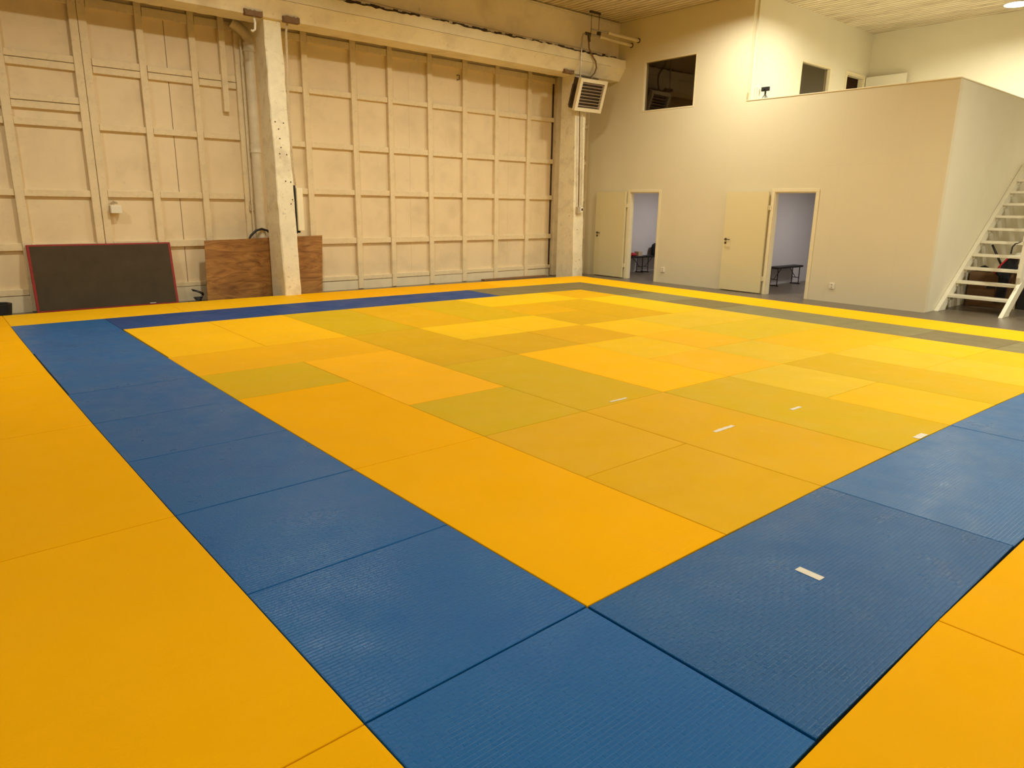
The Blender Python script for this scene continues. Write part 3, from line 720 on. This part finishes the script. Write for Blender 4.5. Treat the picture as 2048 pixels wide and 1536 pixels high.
# tan tape on the last panel
MB().box(11.266, YP-0.004, 2.712, 11.420, YP+0.001, 2.805).build('tape_patch', simple('tan_tape', (0.55, 0.34, 0.15), 0.6),
    label='tan tape patch on the narrow panel beside the right wall corner', cat='tape')
MB().tube([(7.444, YP-0.005, 4.196), (7.496, YP-0.03, 4.206), (7.496, YP-0.03, 4.123), (7.444, YP-0.02, 4.103)], 0.009, 8).build('door_hook', M['dark_metal'],
    label='small dark iron hook on the panelled wall below the beam', cat='hook')
# hose behind plywood
MB().tube([(2.66, 10.845, 0.55), (2.70, 10.85, 0.85), (2.78, 10.85, 1.00), (2.88, 10.85, 1.085), (2.98, 10.85, 1.11), (3.08, 10.85, 1.08), (3.20, 10.85, 0.96), (3.26, 10.85, 0.75)], 0.020, 10).build('rubber_hose', M['black'],
    label='black rubber hose arching above the plywood sheet beside the column', cat='hose')
MB().tube([(3.06, 10.83, 0.93), (3.06, 10.86, 0.93)], 0.06, 20).build('round_cap', M['grey_box'], label='round grey cap peeking above the plywood beneath the hose arch', cat='cap')
# cable heap
mb = MB()
for k in range(6):
    r = 0.05 + 0.014*k
    mb.tube([(1.80+r*math.cos(t*0.7)*0.8, 10.86+r*math.sin(t*0.7)*0.4, FLOOR+0.02+0.02*k+ (0.10*abs(math.sin(t*0.35)) if k > 3 else 0)) for t in range(10)], 0.008, 6)
mb.tube([(1.62, 10.80, FLOOR+0.012), (1.72, 10.84, FLOOR+0.016), (1.85, 10.86, FLOOR+0.02)], 0.014, 6)
mb.build('cable_coil', M['black'], label='small heap of black cable on the floor left of the plywood', cat='cable')
# tub
mb = MB(); mb.lathe((-1.02, 10.78, FLOOR), [(0.0, 0.004), (0.17, 0.004), (0.17, 0.0), (0.185, 0.10), (0.195, 0.19), (0.185, 0.195), (0.178, 0.18), (0.165, 0.02), (0.0, 0.02)], 8, smooth=False)
mb.build('weight_tub', M['black'], label='low black octagonal tub on the floor at the left edge', cat='tub')

# ------------------------------------------------------------------ column fittings
e = empty('wall_unit', (3.42, 10.30, 1.05), 'tall narrow cream metal box with black back on the right side of the column', 'electric box')
MB().box(3.375, 10.19, 1.10, 3.485, 10.36, 1.815).build('cover', M['cream_box'], e, bevel=0.005)
MB().box(3.328, 10.23, 1.05, 3.374, 10.40, 1.86).build('back_plate', M['black'], e)
MB().tube([(3.42, 10.28, 1.099), (3.42, 10.28, 1.06)], 0.025, 8).build('plug', M['black'], e)
mb = MB()
for k in range(4):
    o = 0.008*k
    mb.tube([(3.42+o*2, 10.15, 4.43), (3.35+o, 10.15, 4.39), (3.33+o, 10.17, 4.25), (3.325+o, 10.18, 3.8), (3.30+o, 10.18, 3.2), (3.30+o, 10.17, 2.6), (3.31+o, 10.16, 2.1), (3.35+o, 10.2, 1.86)], 0.006, 6)
mb.build('cable_bundle', M['cable'], label='bundle of painted cables running down the right edge of the column', cat='cable')

e = empty('thermostat', (10.25, 10.10, 1.42), 'small white thermostat with dark display on the column by the corner', 'thermostat')
MB().box(10.13, 10.06, 1.42, 10.215, 10.135, 1.57).build('back_box', M['grey_box'], e, bevel=0.004)
t_ = MB().box(10.217, 10.07, 1.44, 10.315, 10.12, 1.565).build('housing', M['white_plastic'], e, bevel=0.006)
MB().box(10.255, 10.066, 1.485, 10.30, 10.0695, 1.535).build('display', M['screen'], t_)
MB().tube([(10.10, 10.10, 3.75), (10.12, 10.085, 3.0), (10.13, 10.08, 2.4), (10.15, 10.08, 1.9), (10.17, 10.09, 1.57)], 0.011, 8).build('wall_conduit', M['copper'],
    label='thin brown conduit from the heater down to the thermostat', cat='pipe')
MB().tube([(10.20, 10.115, 3.6), (10.23, 10.09, 2.6), (10.25, 10.09, 1.6)], 0.012, 8).build('trunking', M['cable'], label='cream cable trunking beside the brown conduit on the corner column', cat='trunking')

# ------------------------------------------------------------------ unit heater
HC = Vector((10.27, 9.98, 3.985)); pitch = math.radians(17)
RH = Matrix.Rotation(math.radians(-4), 3, 'Z') @ Matrix.Rotation(pitch, 3, 'X')
e = empty('unit_heater', (HC.x, HC.y, HC.z-0.36), 'white square hot-air heater with louvres hanging tilted in front of the corner column', 'heater')
def HB(c, s): return MB().obox(HC + RH @ Vector(c), s, RH)
W_, H_ = 0.80, 0.68
HB((0, 0.10, 0), (W_-0.06, 0.20, H_-0.04)).build('casing', M['dark_metal'], e, bevel=0.01)
fr = MB(); b = 0.075
for c, s in (((0,-0.03,H_/2-b/2),(W_,0.09,b)), ((0,-0.03,-H_/2+b/2),(W_,0.09,b)), ((-W_/2+b/2,-0.03,0),(b,0.09,H_-2*b)), ((W_/2-b/2,-0.03,0),(b,0.09,H_-2*b))):
    fr.obox(HC + RH @ Vector(c), s, RH)
fr.build('front_frame', M['heater_body'], e, bevel=0.004)
HB((0, 0.012, 0), (W_-2*b+0.01, 0.006, H_-2*b+0.01)).build('grille_back', M['heater_dark'], e)
nl = 8
for k in range(nl):
    z = (H_/2-b) - (k+0.5)*(H_-2*b)/nl
    R2 = RH @ Matrix.Rotation(math.radians(-28), 3, 'X')
    MB().obox(HC + RH @ Vector((0, -0.035, z)), (W_-2*b-0.012, 0.055, 0.012), R2).build('louvre', M['louvre'], e)
HB((-0.02, 0.08, H_/2+0.012), (0.46, 0.06, 0.02)).build('top_bracket', M['dark_metal'], e)
HB((-W_/2-0.012, 0.13, -0.05), (0.02, 0.05, 0.46)).build('side_bracket', M['dark_metal'], e)
HB((-0.12, 0.10, -H_/2-0.012), (0.20, 0.04, 0.02)).build('bottom_bracket', M['dark_metal'], e)
HB((-0.15, 0.215, 0.0), (0.10, 0.06, 0.30)).build('wall_bracket', M['dark_metal'], e)
HB((0.0, 0.06, H_/2+0.03), (0.04, 0.04, 0.04)).build('hose_valve', M['steel'], e)
# pipework above
MB().tube([(9.90, 9.92, 4.20), (9.88, 9.90, 4.45), (9.885, 9.90, 4.75), (9.90, 9.90, 5.10), (9.93, 9.90, 5.19), (10.03, 9.90, 5.205)], 0.014, 8).build('supply_pipe', M['steel'],
    label='thin steel pipe rising from the left of the heater', cat='pipe')
MB().tube([(10.26, 9.93, 4.37), (10.33, 9.90, 4.45), (10.37, 9.89, 4.56), (10.34, 9.89, 4.68), (10.22, 9.90, 4.80), (10.12, 9.90, 4.93), (10.09, 9.90, 5.18)], 0.017, 10).build('flexible_hose', M['copper'],
    label='curved brown hose joining the heater top to its valves', cat='hose')
e = empty('pipe_run', (10.7, 9.8, 5.15), 'pair of insulated heating pipes hung from the ceiling into the right wall', 'pipe')
MB().tube([(10.60, 9.80, 5.29), (XW, 9.59, 5.215)], 0.034, 14).build('insulated_pipe', M['pipe_paint'], e)
MB().tube([(10.40, 9.86, 5.19), (XW, 9.79, 5.145)], 0.034, 14).build('insulated_pipe', M['pipe_paint'], e)
MB().tube([(10.09, 9.90, 5.205), (10.40, 9.86, 5.20)], 0.018, 8).build('pipe_end', M['steel'], e)
MB().tube([(10.14, 9.88, 5.31), (10.35, 9.86, 5.30), (10.60, 9.80, 5.29)], 0.016, 8).build('pipe_end', M['steel'], e)
MB().tube([(10.14, 9.88, 5.15), (10.14, 9.88, 5.63)], 0.006, 6).build('hanger_rod', M['dark_metal'], e)
MB().tube([(10.37, 9.87, 5.18), (10.37, 9.87, 5.63)], 0.006, 6).build('hanger_rod', M['dark_metal'], e)
MB().box(10.10, 9.86, 5.63, 10.41, 9.91, CEIL).build('ceiling_bracket', M['dark_metal'], e)
e2 = MB().tube([(10.0, 9.90, 5.205), (10.14, 9.90, 5.205)], 0.034, 8); e2.tube([(10.09, 9.90, 5.205), (10.12, 9.9, 5.05)], 0.030, 8); e2.build('valve', M['dark_metal'], e)
MB().tube([(10.36, 9.87, 5.25), (10.40, 9.87, 5.25)], 0.05, 12).build('pipe_clip', M['dark_metal'], e)
for q, (yy, zz) in enumerate(((9.59, 5.215), (9.79, 5.145))):
    MB().tube([(XW-0.012, yy, zz), (XW-0.001, yy, zz)], 0.052, 16).build('wall_collar', M['dark_metal'], e)

# ------------------------------------------------------------------ stairs
SX0, SZ0, SM = 11.822, FLOOR, 0.757
e = empty('staircase', (SX0+1.5, (1.784+YE)/2, FLOOR), 'white open-tread wooden staircase rising beside the mezzanine wall', 'staircase')
def stringer(y0, y1):
    x_top = SX0 + (MEZZ-FLOOR)/SM
    w = 0.33
    pts = [(SX0, FLOOR), (SX0+w+0.02, FLOOR), (SX0+w+0.03, FLOOR+0.05), (x_top+w, MEZZ), (x_top, MEZZ)]
    return MB().prism(pts, 1, y0, y1)
stringer(YE-0.075, YE-0.005).build('stringer', M['stair'], e, bevel=0.004)
so = stringer(1.794, 1.856).build('stringer', M['stair'], e, bevel=0.004)
for k in range(11):
    z = 0.168 + 0.23*k; x = SX0 + (z-FLOOR)/SM - 0.005
    tr = MB().box(x, 1.856, z-0.045, x+0.27, YE-0.075, z).build('tread', M['stair'], e, bevel=0.004)
    MB().box(x+0.05, YE-0.105, z-0.10, x+0.20, YE-0.076, z-0.046).build('bracket', M['stair'], tr)
px_, pw = 12.17, 0.16
MB().prism([(px_-0.01, 0.55), (px_+0.03, 0.44), (px_+pw+0.03, 0.50), (px_+pw, 1.14), (px_, 1.14)], 1, 1.794-0.062, 1.794-0.004).build('newel_post', M['stair'], e, bevel=0.004)
hr = MB().prism([(px_-0.03, 1.14), (px_+3.0, 1.14+3.03*SM), (px_+3.0, 1.25+3.03*SM), (px_-0.03, 1.23)], 1, 1.794-0.07, 1.794+0.0).build('handrail', M['stair'], e, bevel=0.004)
for k in range(1, 3):
    x = px_ + 1.25*k; zb = FLOOR + (x-SX0)*SM
    MB().box(x, 1.794-0.062, zb-0.15, x+0.09, 1.794-0.004, zb+1.05).build('baluster_post', M['stair'], e, bevel=0.004)
MB().prism([(px_+0.35, 0.60), (px_+3.0, 0.60+2.65*SM), (px_+3.0, 0.72+2.65*SM), (px_+0.15, 0.57)], 1, 1.794-0.055, 1.794-0.01).build('guard_rail', M['stair'], e, bevel=0.003)

# things stored under the stairs
e = empty('cardboard_box', (13.55, 2.42, FLOOR), 'large brown cardboard box with hand hole under the stairs', 'box')
MB().box(13.25, 2.12, FLOOR, 13.85, 2.81, 0.53).build('carton', M['cardboard'], e, bevel=0.006)
MB().box(13.246, 2.36, 0.24, 13.251, 2.50, 0.29).build('hand_hole', M['black'], e)
MB().tube([(13.35, 2.5, 0.56), (13.36, 2.62, 0.60), (13.38, 2.75, 0.56)], [0.03, 0.05, 0.03], 10).build('dark_bundle', M['dark_fabric'],
    label='dark cloth bundle lying on top of the cardboard box', cat='cloth')
MB().tube([(13.50, 2.60, 1.02), (13.50, 2.33, 0.545)], 0.020, 8).build('folded_stand', M['black'],
    label='black metal rod leaning on the cardboard box behind the steps', cat='rod')
e = empty('storage_rack', (13.6, 1.82, FLOOR), 'low pale wooden rack beside the cardboard box under the stairs', 'rack')
MB().box(13.30, 1.50, 0.56, 13.90, 2.09, 0.60).build('shelf', M['tan_box'], e, bevel=0.003)
for (x, y) in ((13.31, 1.51), (13.31, 2.03), (13.84, 1.51), (13.84, 2.03)):
    MB().box(x, y, FLOOR, x+0.05, y+0.05, 0.56).build('leg', M['tan_box'], e)
def wrinkled(name, pts, x0, x1, mt, amp=0.02, **kw):
    mb = MB(); mb.prism(pts, 0, x0, x1)
    o = mb.build(name, M[mt], **kw)
    bm = bmesh.new(); bm.from_mesh(o.data)
    bmesh.ops.triangulate(bm, faces=bm.faces); bmesh.ops.subdivide_edges(bm, edges=bm.edges, cuts=4, use_grid_fill=True)
    for v in bm.verts:
        v.co.x += amp*math.sin(v.co.y*55+v.co.z*9) + amp*0.5*math.sin(v.co.z*31)
        v.co.y += amp*0.4*math.sin(v.co.z*27)
    bmesh.ops.recalc_face_normals(bm, faces=bm.faces); bm.to_mesh(o.data); bm.free()
    for p in o.data.polygons: p.use_smooth = True
    return o
jk = wrinkled('jacket', [(2.37,.53),(2.28,.70),(2.19,.82),(2.07,.81),(2.06,.63),(2.15,.56),(2.17,.02),(2.31,.0),(2.31,.48)], 13.14, 13.21, 'dark_fabric', 0.012,
      label='dark jacket with red edge hanging in front of the cardboard box', cat='jacket')
MB().tube([(13.125, 2.385, 0.53), (13.12, 2.30, 0.69), (13.12, 2.20, 0.83), (13.13, 2.07, 0.82)], 0.016, 8).build('red_edge', M['red_fabric'], jk)
mb = MB()
for (cx, cy, cz, r) in ((13.47, 2.12, 0.80, 0.13), (13.50, 1.98, 0.80, 0.12), (13.44, 2.02, 0.76, 0.11), (13.46, 2.20, 0.76, 0.08)):
    mb.lathe((cx, cy, cz), [(0.001, -r*0.8), (r*0.6, -r*0.7), (r, -r*0.2), (r*0.95, r*0.3), (r*0.5, r*0.75), (0.001, r*0.85)], 11)
mb.build('plastic_bag', M['bag'], label='crumpled white plastic bag on the rack beside the newel post', cat='bag')
MB().lathe((13.36, 2.03, 0.662), [(0.001, -0.06), (0.05, -0.05), (0.065, 0.0), (0.05, 0.04), (0.001, 0.05)], 12).build('cloth_roll', M['cream_cloth'], label='small cream cloth roll below the plastic bag under the stairs', cat='cloth')
MB().tube([(13.42, 2.26, 0.88), (13.40, 2.25, 1.00), (13.39, 2.21, 1.06), (13.40, 2.13, 1.09)], 0.013, 8).build('bag_strap', M['black'],
    label='black strap rising behind the steps above the plastic bag', cat='strap')
MB().box(13.38, 1.58, FLOOR, 13.82, 2.01, 0.25).build('black_crate', M['black'], label='black crate on the floor inside the pale rack', cat='crate', bevel=0.01)
MB().tube([(12.75, 1.25, FLOOR+0.012), (13.0, 1.3, FLOOR+0.012), (13.2, 1.42, FLOOR+0.015), (13.27, 1.6, FLOOR+0.02)], 0.011, 6).build('floor_cable', M['black'], label='black cable on the concrete floor behind the outer stringer', cat='cable')

# ------------------------------------------------------------------ parapet things
e = empty('paper_canister', (XW+0.06, 6.53, PT+0.018), 'upright grey-white striped canister on the parapet by the wall end', 'canister')
mb = MB()
for k in range(3): mb.box(XW+0.02, 6.455+0.052*k, PT+0.018, XW+0.11, 6.503+0.052*k, PT+0.27)
mb.build('body', M['white_plastic'], e, bevel=0.01)
for k in range(2): MB().box(XW+0.03, 6.504+0.052*k, PT+0.02, XW+0.10, 6.506+0.052*k, PT+0.262).build('groove', M['grey_box'], e)
e = empty('camera_stand', (XW+0.06, 6.34, PT+0.018), 'small black camera on a mini tripod standing on the parapet', 'camera')
for a in range(3):
    t = a*2.1+0.3
    MB().tube([(XW+0.06, 6.34, PT+0.11), (XW+0.06+0.045*math.cos(t), 6.34+0.06*math.sin(t), PT+0.02)], 0.009, 6).build('leg', M['black'], e)
MB().tube([(XW+0.06, 6.34, PT+0.09), (XW+0.06, 6.34, PT+0.17)], 0.018, 10).build('ball_head', M['black'], e)
MB().box(XW+0.035, 6.255, PT+0.155, XW+0.075, 6.425, PT+0.235).build('camera_body', M['black'], e, bevel=0.008)
MB().tube([(XW+0.034, 6.36, PT+0.195), (XW+0.01, 6.36, PT+0.195)], 0.022, 14).build('lens', M['screen'], e)

# ------------------------------------------------------------------ rooms behind the doors
def folding_bench(x0, x1, y0, y1, lab):
    zt = FLOOR + 0.435
    e = empty('folding_bench', ((x0+x1)/2, (y0+y1)/2, FLOOR), lab, 'bench', 'black folding benches in the changing rooms')
    MB().box(x0, y0, zt-0.045, x1, y1, zt).build('seat', M['black'], e, bevel=0.012)
    for s, xe in ((1, x0+0.10), (-1, x1-0.10)):
        for yy in (y0+0.035, y1-0.035):
            MB().tube([(xe, yy, FLOOR+0.02), (xe, yy, zt-0.046)], 0.011, 8).build('leg', M['black'], e)
        MB().box(xe-0.014, y0, FLOOR, xe+0.014, y1, FLOOR+0.022).build('foot', M['black'], e)
        MB().tube([(xe, (y0+y1)/2, FLOOR+0.15), (xe+s*0.30, (y0+y1)/2, zt-0.046)], 0.008, 6).tube([(xe, y0+0.035, FLOOR+0.15), (xe, y1-0.035, FLOOR+0.15)], 0.008, 6).build('brace', M['black'], e)
    return e
folding_bench(12.92, 14.08, 6.50, 6.74, 'black folding bench standing inside the nearer changing room')
folding_bench(11.75, 13.06, 10.34, 10.60, 'black folding bench with red things on it in the farther room')
folding_bench(13.09, 14.6, 10.34, 10.60, 'black folding bench carrying the backpack in the farther room')
MB().lathe((12.62, 10.45, FLOOR+0.437), [(0.001, 0), (0.10, 0.01), (0.12, 0.04), (0.07, 0.08), (0.001, 0.09)], 10).lathe((12.48, 10.47, FLOOR+0.437), [(0.001, 0), (0.09, 0.01), (0.10, 0.06), (0.05, 0.11), (0.001, 0.12)], 9).build(
    'red_clothing', M['red_fabric'], label='crumpled red clothing on the bench in the farther room', cat='clothing')
MB().box(12.78, 10.38, FLOOR+0.436, 12.94, 10.52, FLOOR+0.55).build('small_carton', M['tan_box'], label='small tan carton beside the red clothing on the bench', cat='box', bevel=0.003)
e = empty('backpack', (13.60, 10.46, FLOOR+0.436), 'black rounded backpack standing on the bench beside the right jamb', 'backpack')
MB().lathe((13.60, 10.46, FLOOR+0.436), [(0.001, 0.0), (0.12, 0.0), (0.135, 0.05), (0.135, 0.20), (0.115, 0.27), (0.06, 0.31), (0.001, 0.32)], 16).build('body', M['dark_fabric'], e)
MB().lathe((13.50, 10.40, FLOOR+0.446), [(0.001, 0.0), (0.05, 0.0), (0.06, 0.04), (0.055, 0.14), (0.001, 0.16)], 12).build('front_pocket', M['black'], e)

# ------------------------------------------------------------------ lamps
def area(name, loc, size, energy, col, parent=None, shape='DISK', size_y=None):
    ld = bpy.data.lights.new(name, 'AREA'); ld.shape = shape; ld.size = size
    if size_y: ld.size_y = size_y
    ld.energy = energy; ld.color = col
    o = bpy.data.objects.new(name, ld); C.objects.link(o)
    if parent: o.parent = parent; o.location = Vector(loc) - WORLD[parent.name]
    else: o.location = loc
    return o
for i, (x, y, z, P) in enumerate(LAMPS):
    e = empty('high_bay_lamp', (x, y, z), 'round high-bay lamp hanging above the mezzanine, its rim in the top right corner' if i == 0 else 'round high-bay lamp hanging from the board ceiling', 'lamp', 'high-bay ceiling lamps')
    MB().lathe((x, y, z), [(0.205, -0.05), (0.21, -0.05), (0.215, 0.0), (0.20, 0.03), (0.12, 0.05), (0.11, 0.12), (0.001, 0.125)], 36).lathe((x, y, z), [(0.205, -0.05), (0.195, 0.0), (0.001, 0.002)], 36).build('housing', M['white_plastic'], e)
    MB().lathe((x, y, z), [(0.19, -0.004), (0.001, -0.004)], 36).build('lens', M['lens'], e)
    MB().tube([(x, y, z+0.12), (x, y, CEIL)], 0.006, 6).build('hanging_rod', M['dark_metal'], e)
    area('lamp_light', (x, y, z-0.012), 0.36, P, LAMP_COL, e)
for (x, y) in ((13.4, 4.9), (13.4, 8.8)):
    z = MEZZ-0.25
    e = empty('ceiling_panel_lamp', (x, y, z-0.04), 'flat white ceiling lamp inside the changing room', 'lamp', 'changing room lamps')
    MB().box(x-0.30, y-0.30, z-0.04, x+0.30, y+0.30, z).build('housing', M['white_plastic'], e, bevel=0.004)
    MB().box(x-0.27, y-0.27, z-0.043, x+0.27, y+0.27, z-0.0405).build('lens', M['room_lens'], e)
    area('lamp_light', (x, y, z-0.05), 0.5, 30, ROOM_COL, e, 'SQUARE')
